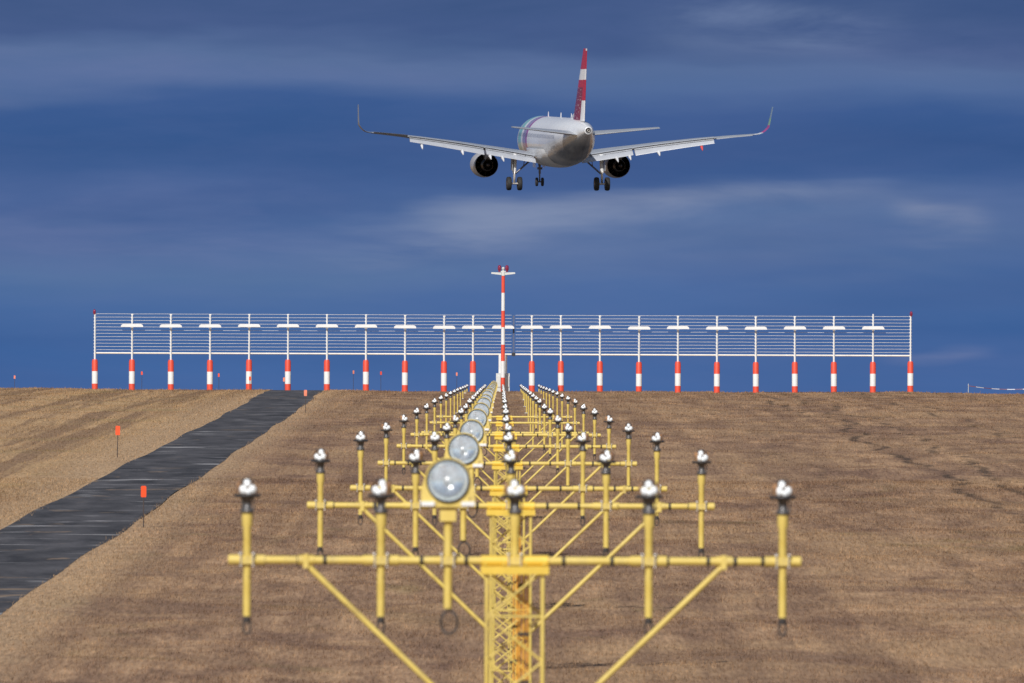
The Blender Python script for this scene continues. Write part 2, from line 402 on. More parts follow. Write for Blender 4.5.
# standing dry grass: countless single blades in one object
def blades():
    def scatter(n, y0, y1, p):
        u = rng.random(n)
        y = (y0 ** p + u * (y1 ** p - y0 ** p)) ** (1 / p)
        x = (rng.random(n) * 2 - 1) * (y * .060 + 2.5)
        return x, y
    a = [scatter(560000, 128, 300, 1.7), scatter(340000, 300, 588, 1.7)]
    x = np.concatenate([q[0] for q in a]); y = np.concatenate([q[1] for q in a])
    l = np.interp(y, RY, RL); r = np.interp(y, RY, RR)
    # clumping: drop blades where a slow wave says the sward is thin
    cl = .5 + .5 * np.sin(x * 2.3 + 1.7 * np.sin(y * .9)) * np.sin(y * 1.1 + 1.3 * np.sin(x * 1.3))
    keep = ((x < l - .02 + rng.normal(0, .07, len(x))) | (x > r + .02 + rng.normal(0, .07, len(x)))) & (rng.random(len(x)) < .35 + .65 * cl)
    x = x[keep]; y = y[keep]; n = len(x)
    z = ground_z(x, y) - .01
    far = np.clip((y - 200) / 350, 0, 1)
    h = rng.gamma(6, 1, n) / 6 * (.050 + .010 * far)
    h *= np.where(rng.random(n) < .01, 1.8, 1)
    w = (.007 + .012 * far) * (.6 + .8 * rng.random(n))
    az = rng.random(n) * 2 * np.pi
    la = rng.random(n) * 2 * np.pi; lm = h * np.abs(rng.normal(.35, .3, n))
    dx, dy = np.cos(az) * w, np.sin(az) * w
    v = np.empty((n, 3, 3), np.float32)
    v[:, 0] = np.stack([x - dx, y - dy, z], 1); v[:, 1] = np.stack([x + dx, y + dy, z], 1)
    v[:, 2] = np.stack([x + np.cos(la) * lm, y + np.sin(la) * lm, z + h], 1)
    me = bpy.data.meshes.new('dry_grass')
    me.vertices.add(n * 3); me.vertices.foreach_set('co', v.ravel())
    me.loops.add(n * 3); me.loops.foreach_set('vertex_index', np.arange(n * 3, dtype=np.int32))
    me.polygons.add(n); me.polygons.foreach_set('loop_start', np.arange(0, n * 3, 3, dtype=np.int32))
    at = me.attributes.new('tint', 'FLOAT', 'POINT')
    at.data.foreach_set('value', np.repeat(rng.random(n).astype(np.float32), 3))
    me.materials.append(blade_material()); me.update(); me.validate()
    return me
grass = obj('dry_grass', blades()); grass['kind'] = 'stuff'

# ------------------------------------------------------------------ approach lights
# distance of each row from the camera, height of the lamp brims (camera = 0), drop from brim to crossbar
ROW_D = [74.7] + [75 + 30 * i for i in range(1, 17)]
BRIM_Y = [496.5, 461.6, 441.2, 430.7, 421.5, 413.6, 408.6, 402.9, 399.6, 397.0, 394.6, 392.7, 391.0, 389.8, 388.7, 387.8, 386.6]
ROW_Z = [(400 - y) * d / 1e4 + EYE for y, d in zip(BRIM_Y, ROW_D)]
DROP = [.48, .465, .638, .54, .485, .48, .62, .57, .545]
XC = .107                                                           # centre line of the rows
ORD = ['nearest', 'second nearest', 'third nearest', 'fourth nearest', 'fifth nearest', 'sixth nearest', 'seventh nearest', 'eighth nearest', 'ninth nearest',
       'tenth', 'eleventh', 'twelfth', 'thirteenth', 'fourteenth', 'fifteenth', 'sixteenth', 'seventeenth']

def m_holder():
    b = MB()
    b.lathe([(.001, -.13), (.050, -.13), (.052, -.105), (.041, -.098), (.032, -.085), (.034, -.035), (.055, -.014), (.06, -.001), (.001, -.001)], 18)
    for s in (-1, 1): b.tube([(s * .044, -.03, -.10), (s * .044, -.03, -.02)], .006, 6)
    return b.mesh('holder', M['holder'])
def m_brim():
    b = MB(); b.lathe([(.055, -.004), (.098, -.012), (.105, .0), (.100, .012), (.05, .010)], 22); return b.mesh('brim', M['brim'])
def m_bulbs():
    b = MB()
    b.ball((-.038, -.022, .046), .0275, 12, 0, (1, 1, 1.15)); b.ball((.038, -.018, .050), .0275, 12, 0, (1, 1, 1.15))
    b.ball((0, .016, .094), .0275, 12, 0, (1, 1, 1.1)); b.ball((.002, -.046, .030), .023, 12)
    return b.mesh('lamp_cluster', M['lit_lamp'])
def m_dome():
    b = MB()
    b.lathe([(.080, .014), (.082, .05), (.075, .085), (.056, .118), (.03, .134), (.001, .140)], 20)
    return b.mesh('glass_dome', M['glass'])
ME_HOLDER, ME_BRIM, ME_BULBS, ME_DOME = m_holder(), m_brim(), m_bulbs(), m_dome()
def amber_glint_arc(a0, a1):
    b = MB(); vs = []; k = 7
    for i in range(k):
        t = a0 + (a1 - a0) * i / (k - 1)
        for r_, z_ in ((.078, .016), (.0785, .085), (.072, .105), (.069, .105), (.0745, .085), (.074, .016)): vs.append((r_ * math.cos(t), r_ * math.sin(t), z_))
    fs = []
    for i in range(k - 1):
        for j in range(6): fs.append((i * 6 + j, i * 6 + (j + 1) % 6, (i + 1) * 6 + (j + 1) % 6, (i + 1) * 6 + j))
    fs += [tuple(range(6)), tuple(range((k - 1) * 6 + 5, (k - 1) * 6 - 1, -1))]
    b.add(vs, fs)
    return b.mesh('amber_glint', M_AMBER)
M_AMBER = mat('amber_glint', (.44, .24, .12), .3)  # orange glint of grass refracted at the dome edges, added as coloured arcs
ME_AMBER = [amber_glint_arc(R(-30), R(40)), amber_glint_arc(R(140), R(210))]

def m_post(zlow):
    b = MB()
    pts = [(0, 0, -.13), (0, 0, -.215), (0, 0, -.245), (0, 0, zlow)]
    b.tube(pts, [.041, .041, .030, .029], 14)
    b.tube([(0, 0, -.125), (0, 0, -.14)], .044, 14)
    return b.mesh('light_post', M['yellow'])
def m_postcap():
    b = MB(); b.tube([(0, 0, 0), (0, 0, -.05)], .024, 10); b.tube([(0, 0, -.018), (0, 0, -.03)], .030, 10)
    pts = [(.026 * math.cos(t), 0, -.085 + .05 * math.sin(t)) for t in np.linspace(math.pi, 2 * math.pi, 9)]
    b.tube([(-.024, 0, -.03)] + pts + [(.024, 0, -.03)], .0085, 6)
    return b.mesh('cable_end', M['cable'])
ME_CAP = m_postcap()
def m_clamp():
    b = MB()
    b.box((-.05, -.052, -.03), (.05, -.043, .03), 1)
    for s in (-1, 1):
        b.tube([(s * .046, -.05, .046), (s * .046, .05, .046)], .010, 6)
        b.tube([(s * .046, -.056, -.045), (s * .046, -.056, .05)], .0065, 6)
        b.ball((s * .048, -.052, .046), .0145, 8); b.ball((s * .046, -.056, -.046), .010, 6)
    return b.mesh('clamp', [M['steel'], M['yellow']])
ME_CLAMP = m_clamp()
def m_crossbar():
    b = MB()
    b.tube([(-2.14, 0, 0), (2.14, 0, 0)], .031, 14)
    for x in (-2, -1, 1, 2): b.tube([(x - .135, 0, 0), (x + .135, 0, 0)], .040, 14)
    for x in (-.5, -1.56, 1.56): b.tube([(x - .06, 0, 0), (x + .06, 0, 0)], .038, 12)
    return b.mesh('crossbar', M['yellow'])
def m_tie():
    b = MB(); b.tube([(-.013, 0, 0), (.013, 0, 0)], .0365, 14); b.tube([(0, -.03, -.035), (0.004, -.02, -.06)], .004, 5)
    return b.mesh('cable_tie', M['tie'])
ME_CROSS, ME_TIE = m_crossbar(), m_tie()
def m_plate():
    b = MB()
    b.box((-.255, -.235, -.075), (.255, .235, -.04)); b.box((-.255, -.252, -.098), (.255, -.237, -.045))
    b.tube([(-.25, 0, 0), (.25, 0, 0)], .042, 12)
    for x in (-.22, -.08, .08, .22): b.ball((x, -.238, -.026), .013, 6)
    return b.mesh('top_plate', M['yellow_strong'])
ME_PLATE = m_plate()
def m_flasher():
    b = MB(); d = .17
    o = [(-.205, -.195), (.205, -.195), (.200, -.06)] + [(.176 * math.cos(t), .176 * math.sin(t)) for t in np.linspace(.2, math.pi - .2, 15)] + [(-.200, -.06)]
    n = 40; r = .150
    # front face: ring between chamfered outline and lens hole
    ring = [(r * math.cos(2 * math.pi * k / n), r * math.sin(2 * math.pi * k / n)) for k in range(n)]
    def on_outline(t):
        dx, dz = math.cos(t), math.sin(t); best = 9
        for i in range(len(o)):
            (x1, z1), (x2, z2) = o[i], o[(i + 1) % len(o)]
            ex, ez = x2 - x1, z2 - z1; den = dx * ez - dz * ex
            if abs(den) < 1e-9: continue
            s = (x1 * ez - z1 * ex) / den; q = (x1 * dz - z1 * dx) / den
            if s > 0 and -1e-6 <= q <= 1 + 1e-6: best = min(best, s)
        return (dx * best, dz * best)
    out = [on_outline(2 * math.pi * k / n) for k in range(n)]
    vs = [(x, -d / 2, z) for x, z in ring] + [(x, -d / 2, z) for x, z in out] + [(x, d / 2, z) for x, z in out]
    fs = [(k, (k + 1) % n, n + (k + 1) % n, n + k) for k in range(n)]
    fs += [(n + k, n + (k + 1) % n, 2 * n + (k + 1) % n, 2 * n + k) for k in range(n)] + [tuple(range(2 * n, 3 * n))]
    b.add(vs, fs)
    b.box((-.06, -.05, -.30), (.06, .05, -.197))
    for s in (-1, 1): b.box((s * .15 - .05, -.112, -.188), (s * .15 + .05, -.0875, -.155), 1)
    return b.mesh('flasher_housing', [M['yellow'], M['white']])
def m_bezel():
    b = MB(); b.lathe([(.149, -.084), (.151, -.108), (.160, -.110), (.164, -.0865)], 40, 'Y'); return b.mesh('bezel', M['brim'])
def m_bowl():
    b = MB(); b.lathe([(.149 * t, -.090 + .080 * (1 - t * t)) for t in (1, .95, .88, .8, .7, .6, .5, .4, .3, .2, .1, .01)], 36, 'Y')
    return b.mesh('reflector', M['reflector'])
def m_lens():
    b = MB(); b.lathe([(.150 * t, -.088 - .022 * (1 - t * t)) for t in (1, .9, .75, .6, .45, .3, .15, .005)], 36, 'Y'); return b.mesh('lens', M['prism'])
def m_fbulb():
    b = MB(); b.ball((.0, -.040, .0), .016, 12, 0, (1, 2.0, 1)); return b.mesh('bulb', M['steel'])
ME_FH, ME_BEZ, ME_BOWL, ME_LENS, ME_FB = m_flasher(), m_bezel(), m_bowl(), m_lens(), m_fbulb()
def m_loop():
    b = MB()
    pts = [(0, 0, .06)] + [(.062 * math.sin(t) * (1 if t > 0 else 1), .01 * math.cos(3 * t), -.075 - .08 * math.cos(t) * -1 if False else -.075 + .085 * math.cos(t)) for t in np.linspace(.25, 2 * math.pi - .25, 16)] + [(-.004, 0, .05)]
    b.tube(pts, .0095, 7); b.tube([(0, 0, .08), (0, 0, .03)], .022, 8)
    return b.mesh('cable_loop', M['cable'])
ME_LOOP = m_loop()

def lamp_head(parent, x, z):
    """one approach lamp: holder > brim, bulbs, glass"""
    h = obj('approach_lamp', ME_HOLDER, parent, (x, 0, z), (random.uniform(-.035, .035), random.uniform(-.035, .035), random.uniform(-.6, .6)))
    obj('brim', ME_BRIM, h); obj('lamp_cluster', ME_BULBS, h); [obj('amber_glint', q_, h) for q_ in ME_AMBER]; obj('glass_dome', ME_DOME, h)
    return h
def flasher(parent, x, z):
    f = obj('flasher', ME_FH, parent, (x, 0, z), (R(-3 + random.uniform(-1.5, 1.5)), 0, random.uniform(-.03, .05)))
    obj('bezel', ME_BEZ, f); obj('reflector', ME_BOWL, f); obj('lens', ME_LENS, f); obj('bulb', ME_FB, f)
    return f
FL_UP = [.112, .122, .115, .185, .19, .19, .19, .18, .18] + [.15] * 8

def tower_meshes(h, w=.208):
    """four corner legs and the zigzag lacing between them, from z=0 up to h"""
    legs = []
    for sx, sy in ((-1, -1), (1, -1), (1, 1), (-1, 1)):
        b = MB(); b.tube([(sx * w, sy * w, 0), (sx * w, sy * w, h)], .0155, 8); legs.append(b.mesh('leg', M['yellow']))
    b = MB(); n = max(2, round(h / .33)); st = h / n
    cs = [(-w, -w), (w, -w), (w, w), (-w, w)]
    for k in range(4):
        p, q = cs[k], cs[(k + 1) % 4]
        for i in range(n):
            a, c = (p, q) if (i + k) % 2 == 0 else (q, p)
            b.tube([(a[0], a[1], i * st), (c[0], c[1], (i + 1) * st)], .0105, 6)
        for i in range(0, n + 1, 3): b.tube([(p[0], p[1], i * st), (q[0], q[1], i * st)], .010, 6)
    lac = b.mesh('lacing', M['yellow'])
    return legs, lac

for i in range(9):
    D, zb = ROW_D[i], ROW_Z[i]
    g = float(ground_z(XC, D)); cb = zb - DROP[i]; H = cb - .076 - g       # crossbar height, mast height
    t = thing('approach_light_bar', (XC, D, g), '%s yellow lattice mast light bar with five lamps and a round flasher' % ORD[i], 'light bar', 'yellow lattice mast light bars on the slope')
    top = H + .076
    legs, lac = tower_meshes(H)
    for l in legs: obj('leg', l, t)
    obj('lacing', lac, t)
    obj('top_plate', ME_PLATE, t, (0, 0, top))
    b = MB()
    for dx, r_ in ((-.032, .009), (.0, .010), (.031, .009)):
        b.tube([(.066 + dx, .05, 0), (.068 + dx * 1.1, .05, H * .4), (.064 + dx, .045, H * .75), (.066 + dx, .05, top - .05)], r_, 7)
    for z in np.arange(H - .12, .3, -.36): b.box((.02, .022, z), (.112, .033, z + .022), 1)
    obj('cable_duct', b.mesh('cable_duct', [M['orange'] if i < 2 else M['yellow'], M['tie']]), t)
    c = obj('crossbar', ME_CROSS, t, (0, 0, top))
    if i < 7:
        for x in (-1.87, -1.62, -1.42, -1.10, -.88, -.68, -.36, .38, .72, .88, 1.12, 1.43, 1.66, 1.86): obj('cable_tie', ME_TIE, c, (x + random.uniform(-.02, .02), 0, 0), (random.uniform(0, 6), 0, 0))
    for s in (-1, 1):
        b = MB(); zb_ = max(.02, H - 1.30); b.tube([(s * 1.56, 0, top - .03), (s * .21, 0, max(zb_, top - 1.32))], .022, 9)
        b.box((s * 1.56 - .02, -.04, top - .06), (s * 1.56 + .02, .04, top + .045))
        obj('brace', b.mesh('brace', M['yellow']), t)
    zl = zb - g
    low = -.90 if DROP[i] < .6 else -1.0
    me_p = m_post(low); me_pc = m_post(-DROP[i])
    for k, x in enumerate((-2, -1, 0, 1, 2)):
        p = obj('light_post', me_pc if x == 0 else me_p, t, (x, 0, zl))
        obj('clamp', ME_CLAMP, p, (0, -.005, -DROP[i]))
        if x: obj('cable_end', ME_CAP, p, (0, 0, low))
        lamp_head(t, x, zl)
    fz = zl + FL_UP[i]
    b = MB(); b.tube([(0, 0, -.25), (0, 0, -.95)], .031, 12); 
    fp = obj('flasher_post', b.mesh('flasher_post', M['yellow']), t, (-.5, 0, fz))
    obj('clamp', ME_CLAMP, fp, (0, -.005, top - fz)); obj('cable_loop', ME_LOOP, fp, (0.01, 0, -.98))
    flasher(t, -.5, fz)

COLN = {-2: 'far left', -1: 'inner left', 0: 'middle', 1: 'inner right', 2: 'far right'}
for i in range(9, 17):
    D, zb = ROW_D[i], ROW_Z[i]
    for x in (-2, -1, 0, 1, 2):
        g = float(ground_z(XC + x, D)); zl = zb - g
        t = thing('approach_light_post', (XC + x, D, g), '%s white lamp on a ground standing post, in the %s row from the camera' % (COLN[x], ORD[i]), 'approach light', 'lamps on single posts near the crest')
        obj('post', m_post(-zl - .1), t, (0, 0, zl))
        b = MB(); b.tube([(0, 0, 0), (0, 0, .03)], .09, 12); obj('base_plate', b.mesh('base_plate', M['grey_white']), t)
        lamp_head(t, 0, zl)
    g = float(ground_z(XC - .5, D)); zl = zb + FL_UP[i] - g
    t = thing('flasher_post', (XC - .5, D, g), 'round flasher lamp in a yellow housing on its own post, %s row from the camera' % ORD[i], 'flasher lamp', 'flasher lamps on single posts near the crest')
    b = MB(); b.tube([(0, 0, -.05), (0, 0, zl - .2)], .032, 10); obj('post', b.mesh('post', M['yellow']), t)
    flasher(t, 0, zl)

# ------------------------------------------------------------------ localizer antenna array on the crest
LD = 572.0; S = LD / 1e4
GL = (400 - 391.0) * S + EYE
def lx(px): return (px - 501.3) * S
posts = [95, 132, 171, 210, 249, 288, 327, 366, 405, 444, 473, 503, 532, 561, 600, 639, 678, 717, 756, 795, 834, 873, 910.5]
Ztop, Zbot = (391 - 315.2) * S, (391 - 354.4) * S
Zdip = (391 - 326.3) * S
b = MB(); b.tube([(0, 0, -.3), (0, 0, 1.64), (0, 0, 1.76)], [.17, .17, .13], 16); ME_PED = b.mesh('pedestal', M['pedestal'])
b = MB(); b.tube([(0, 0, 1.70), (0, 0, Zbot + .1)], .056, 10); b.tube([(0, 0, Zbot + .1), (0, 0, Ztop)], .045, 10)
for k in range(13):
    z = Zbot + (Ztop - Zbot) * k / 12; b.box((-.065, .03, z - .03), (.065, .085, z + .03), 1)
ME_POLE = b.mesh('pole', [M['white'], M['rail']])
b = MB()
w, h = .64, .088
vs = []
for y in (-.26, -.10): vs += [(-w, y, -h), (w, y, -h), (w - .02, y, h * .2), (w - .12, y, h), (-w + .12, y, h), (-w + .02, y, h * .2)]
b.add(vs, [(0, 1, 2, 3, 4, 5), (11, 10, 9, 8, 7, 6)] + [(j, j + 6, (j + 1) % 6 + 6, (j + 1) % 6) for j in range(6)])
b.box((-.08, -.27, -.135), (.08, -.05, -.117)); b.box((-.045, -.10, -.05), (.045, -.04, .05))
ME_DIP = b.mesh('antenna_element', M['white'])
nth = ['leftmost', 'second', 'third', 'fourth', 'fifth', 'sixth', 'seventh', 'eighth', 'ninth', 'tenth', 'eleventh']
for k, px in enumerate(posts):
    x = lx(px); gz = GL + .0 + (float(ground_z(x, LD)) - (EYE + .53)) * .5
    end = k in (0, len(posts) - 1)
    if k == 0: lab = 'end post with red lamp at the left end of the wire screen'
    elif k == len(posts) - 1: lab = 'end post with red lamp at the right end of the wire screen'
    elif k == 11: lab = 'white antenna mast half hidden directly behind the tall red and white mast'
    elif k < 11: lab = 'antenna mast on red and white pedestal, %s white element from the left end' % ('first' if k == 1 else nth[k - 1])
    else: lab = 'antenna mast on red and white pedestal, %s white element from the right end' % ('first' if k == 21 else nth[21 - k])
    t = thing('antenna_mast', (x, LD, gz), lab, 'antenna mast', 'antenna masts of the array on the crest', (0, random.uniform(-.004, .004), 0))
    obj('pedestal', ME_PED, t)
    p = obj('pole', ME_POLE, t, (0, 0, 0))
    if not end: obj('antenna_element', ME_DIP, t, (0, 0, Zdip))
    if px == 873:
        b = MB(); b.tube([(0, 0, Ztop), (0, 0, Ztop + .16)], .05, 8); obj('pole_cap', b.mesh('pole_cap', M['white']), t)
    if end:
        b = MB(); b.tube([(0, 0, 0), (0, 0, .05)], .06, 10); b.lathe([(.07, .05), (.085, .12), (.085, .2), (.05, .27), (.001, .29)], 12)
        obj('red_lamp', b.mesh('red_lamp', M['red_lamp']), t, (.03 if k else -.03, 0, Ztop))
def screen(xa, xb, lab, joint):
    t = thing('wire_screen', ((xa + xb) / 2, LD + .10, GL), lab, 'wire screen', 'wire screens of the antenna array')
    hw = (xb - xa) / 2
    for k in range(1, 13):
        z = Zbot + (Ztop - Zbot) * k / 12
        b = MB(); n = 40
        pts = [(-hw + 2 * hw * q / n, 0, z + .003 * math.sin(q * 1.3 + k)) for q in range(n + 1)]
        b.tube(pts, .0125, 6); obj('wire', b.mesh('wire', M['wire']), t)
    b = MB(); b.tube([(-hw, 0, Zbot), (hw, 0, Zbot)], .052, 10); obj('bottom_rail', b.mesh('bottom_rail', M['rail']), t)
    if joint:
        b = MB(); b.box((-.10, -.03, Zbot - .1), (.10, .03, Zbot + .1), 0); b.box((-.055, -.02, Zbot + .1), (.055, .02, Ztop), 1)
        obj('joint_post', b.mesh('joint_post', [M['ac_dark'], mat('slate_post', (.08, .11, .2), .5)]), t, (hw + .12, 0, 0))
screen(lx(95), lx(511.5), 'left section of the white wire screen, reaching from the end lamp to the tall mast', True)
screen(lx(515.5), lx(910.5), 'right section of the white wire screen, right of the tall red and white mast', False)

# tall mast with lamps, and the cabinet it stands at
MD = 563.0; s = MD / 1e4
gx = (503 - 501.3) * s; gz = (400 - 390.5) * s + EYE
t = thing('lamp_mast', (gx, MD, gz), 'tall red and white striped mast with a cross arm and two dark red lamps', 'mast')
hz = (390.5 - 274) * s
b = MB(); b.tube([(0, 0, -.3), (0, 0, 2.0), (0, 0, hz)], [.125, .115, .095], 14); obj('pole', b.mesh('pole', M['mast']), t)
b = MB()
for sg in (-1, 1):
    b.add([(sg * .10, -.1, -.06), (sg * .10, .1, -.06), (sg * .10, .1, .08), (sg * .10, -.1, .08), (sg * .68, -.07, .01), (sg * .68, .07, .01), (sg * .66, .07, .10), (sg * .66, -.07, .10)],
          [(0, 1, 2, 3), (7, 6, 5, 4), (0, 4, 5, 1), (1, 5, 6, 2), (2, 6, 7, 3), (3, 7, 4, 0)])
b.tube([(0, 0, -.1), (0, 0, .13)], .115, 12)
obj('cross_arm', b.mesh('cross_arm', M['grey_white']), t, (0, 0, hz))
b = MB(); b.box((-.14, -.05, .10), (.14, .05, .17)); b.tube([(0, 0, .13), (0, 0, .30)], .06, 10); b.ball((0, -.02, .31), .085, 10); obj('lamp_bracket', b.mesh('lamp_bracket', M['grey_white']), t, (0, 0, hz))
for sg in (-1, 1):
    b = MB(); b.tube([(0, 0, .12), (0, 0, .20)], .07, 10); b.lathe([(.085, .20), (.105, .27), (.105, .40), (.07, .48), (.001, .50)], 14); obj('red_lamp', b.mesh('red_lamp', M['red_lamp']), t, (sg * .21, 0, hz))
t = thing('equipment_cabinet', (gx, MD + .9, gz), 'narrow pale cabinet stepped in two tiers behind the foot of the striped mast', 'cabinet')
b = MB(); b.box((-.385, -.3, -.3), (-.10, .3, .97)); b.box((.10, -.3, -.3), (.385, .3, .97)); b.box((-.098, .0, -.3), (.098, .3, .9)); obj('lower_cabinet', b.mesh('lower_cabinet', M['grey_white']), t)
for sg in (-1, 1):
    b = MB(); b.box((sg * .165 - .075, -.12, .975), (sg * .165 + .075, .12, 2.02)); obj('upright', b.mesh('upright', M['white']), t)
b = MB(); b.box((-.36, -.35, .2), (-.13, -.302, .8)); b.box((.13, -.35, .2), (.36, -.302, .8)); obj('door', b.mesh('door', M['grey_white']), t)

# ------------------------------------------------------------------ marker stakes
def marker(x, y, h, lab, faded=False, fw=.135, fh=.28, lean=0.0):
    g = float(ground_z(x, y))
    t = thing('marker_stake', (x, y, g), lab, 'marker stake', 'orange marker stakes along the road', (0, lean, random.uniform(-.3, .3)))
    b = MB(); b.tube([(0, 0, -.1), (0, 0, h)], .015, 6); obj('stake', b.mesh('stake', M['stake']), t)
    b = MB(); c = .02
    o = [(-fw / 2 + c, h - fh), (fw / 2 - c, h - fh), (fw / 2, h - fh + c), (fw / 2, h - c), (fw / 2 - c, h + .005), (-fw / 2 + c, h + .005), (-fw / 2, h - c), (-fw / 2, h - fh + c)]
    vs = [(p, -.03, q) for p, q in o] + [(p, -.018, q) for p, q in o]
    b.add(vs, [tuple(range(8)), tuple(range(15, 7, -1))] + [(j, j + 8, (j + 1) % 8 + 8, (j + 1) % 8) for j in range(8)])
    obj('flag', b.mesh('flag', M['faded_flag' if faded else 'orange_flag']), t)
marker(-8.93, 250, 1.04, 'bright orange marker on a thin dark stake at the right road edge, nearest the camera')
marker(-12.62, 329, 1.04, 'orange marker on a thin stake in the pale grass left of the road', False, .15, .30, .02)
marker(-8.45, 432, 1.0, 'faded pinkish marker on a stake at the right road edge close to the crest', True, .13, .26)
far = [(14.8, 700, 'small marker on the skyline farthest left, left of the wire screen', 1, 377.5), (142, 690, 'small marker on the skyline just right of the first element mast', 0, 373.5),
       (219, 690, 'small marker on the skyline just right of the third element mast', 0, 375.5), (250, 560, 'orange marker standing right in front of the fourth element mast pedestal', 0, 378.5),
       (284.3, 566, 'orange marker peeking out left of the fifth element mast pedestal', 1, 379.5), (353.5, 700, 'small marker on the skyline left of the seventh element mast', 1, 372.5),
       (381, 680, 'small orange marker on the skyline right of the seventh element mast', 0, 373.5), (457, 700, 'faint marker on the skyline between the ninth and tenth element masts', 1, 374.5)]
for px, D, lab, fd, fy in far:
    x = (px - 501.3) * D / 1e4; g = float(ground_z(x, D))
    roll = (px - 512) * .0035
    z = (400 - (fy - 2 - roll)) * D / 1e4 + EYE
    marker(x, D, z - g, lab, bool(fd), .115, .23)

# barrier tape at the right
t = thing('tape_barrier', ((968.5 - 501.3) * .060, 600, float(ground_z((968.5 - 501.3) * .060, 600))), 'white striped barrier tape sagging from a thin pale stake at the right of the crest', 'barrier tape')
b = MB(); b.tube([(0, 0, -.2), (0, 0, .70)], .018, 7); obj('stake', b.mesh('stake', M['grey_white']), t)
b = MB(); b.tube([(5.6, 0, -.2), (5.6, 0, .75)], .022, 7); obj('stake', b.mesh('stake', M['grey_white']), t)
n = 36; vs = []; fs = []; mi = []
for k in range(n + 1):
    q = k / n; x = 5.6 * q; z = .58 + .10 * q - 1.15 * q * (1 - q) * .9
    tw = .5 * math.sin(q * 9)
    vs += [(x, .02 * math.sin(tw), z - .024 * math.cos(tw)), (x, -.02 * math.sin(tw), z + .024 * math.cos(tw))]
b = MB()
for k in range(n): b.add([vs[2 * k], vs[2 * k + 1], vs[2 * k + 3], vs[2 * k + 2]], [(0, 1, 3, 2) if False else (0, 2 + 1 - 1, 3, 1) if False else (0, 3, 2, 1)], (k // 3) % 2)
obj('tape', b.mesh('tape', [mat('tape_red', (.17, .07, .10), .5), mat('tape_white', (.55, .56, .60), .4)]), t)

# ------------------------------------------------------------------ the airliner
AD = 860.0
ax, az_ = (557.7 - 501.3) * AD / 1e4, (400 - 140.9) * AD / 1e4 + EYE
plane = thing('airliner', (ax, AD, az_), 'white twin engine passenger jet landing with red banded tail, wheels and flaps down', 'aircraft', None)
plane.rotation_mode = 'XYZ'
plane.matrix_world = Matrix.Translation((ax, AD, az_)) @ Matrix.Rotation(R(7.0), 4, 'Z') @ Matrix.Rotation(R(2.1), 4, 'X') @ Matrix.Rotation(R(-.08), 4, 'Y')
def P(s): return 17.71 - s                                          # station behind the nose -> local y
# fuselage
st = [(0, -.55, -.53), (.25, -.95, -.10), (.7, -1.30, .25), (1.4, -1.58, .68), (2.2, -1.78, 1.30), (3.2, -1.93, 1.78), (4.4, -2.03, 1.98), (6, -2.07, 2.07), (10, -2.07, 2.07), (16, -2.07, 2.07), (22, -2.07, 2.07),
      (24.5, -2.05, 2.07), (26.5, -1.88, 2.06), (28.5, -1.55, 2.04), (30.5, -1.12, 2.00), (32.5, -.60, 1.92), (34.5, -.02, 1.78), (36, .42, 1.62), (37.1, .72, 1.45), (37.45, .80, 1.40)]
hw_ = lambda s: np.interp(s, [0, .25, .7, 1.4, 2.2, 3.2, 4.4, 6, 24.5, 26.5, 28.5, 30.5, 32.5, 34.5, 36, 37.1, 37.45], [.02, .42, .78, 1.18, 1.50, 1.76, 1.90, 1.975, 1.975, 1.90, 1.74, 1.50, 1.20, .86, .60, .37, .31])
b = MB(); n = 48; vs = []
fine = []
for k in range(len(st) - 1):
    for q in range(4):
        u = q / 4; fine.append(tuple(st[k][j] * (1 - u) + st[k + 1][j] * u for j in range(3)))
fine.append(st[-1])
for s_, lo, hi in fine:
    c, hh = (lo + hi) / 2, (hi - lo) / 2; ww = float(hw_(s_))
    for k in range(n):
        a = 2 * math.pi * k / n; vs.append((ww * math.cos(a), P(s_), c + hh * math.sin(a)))
fs = [(i * n + k, i * n + (k + 1) % n, (i + 1) * n + (k + 1) % n, (i + 1) * n + k) for i in range(len(fine) - 1) for k in range(n)]
b.add(vs, fs, 0, True); b.add(vs[:n], [tuple(range(n))])
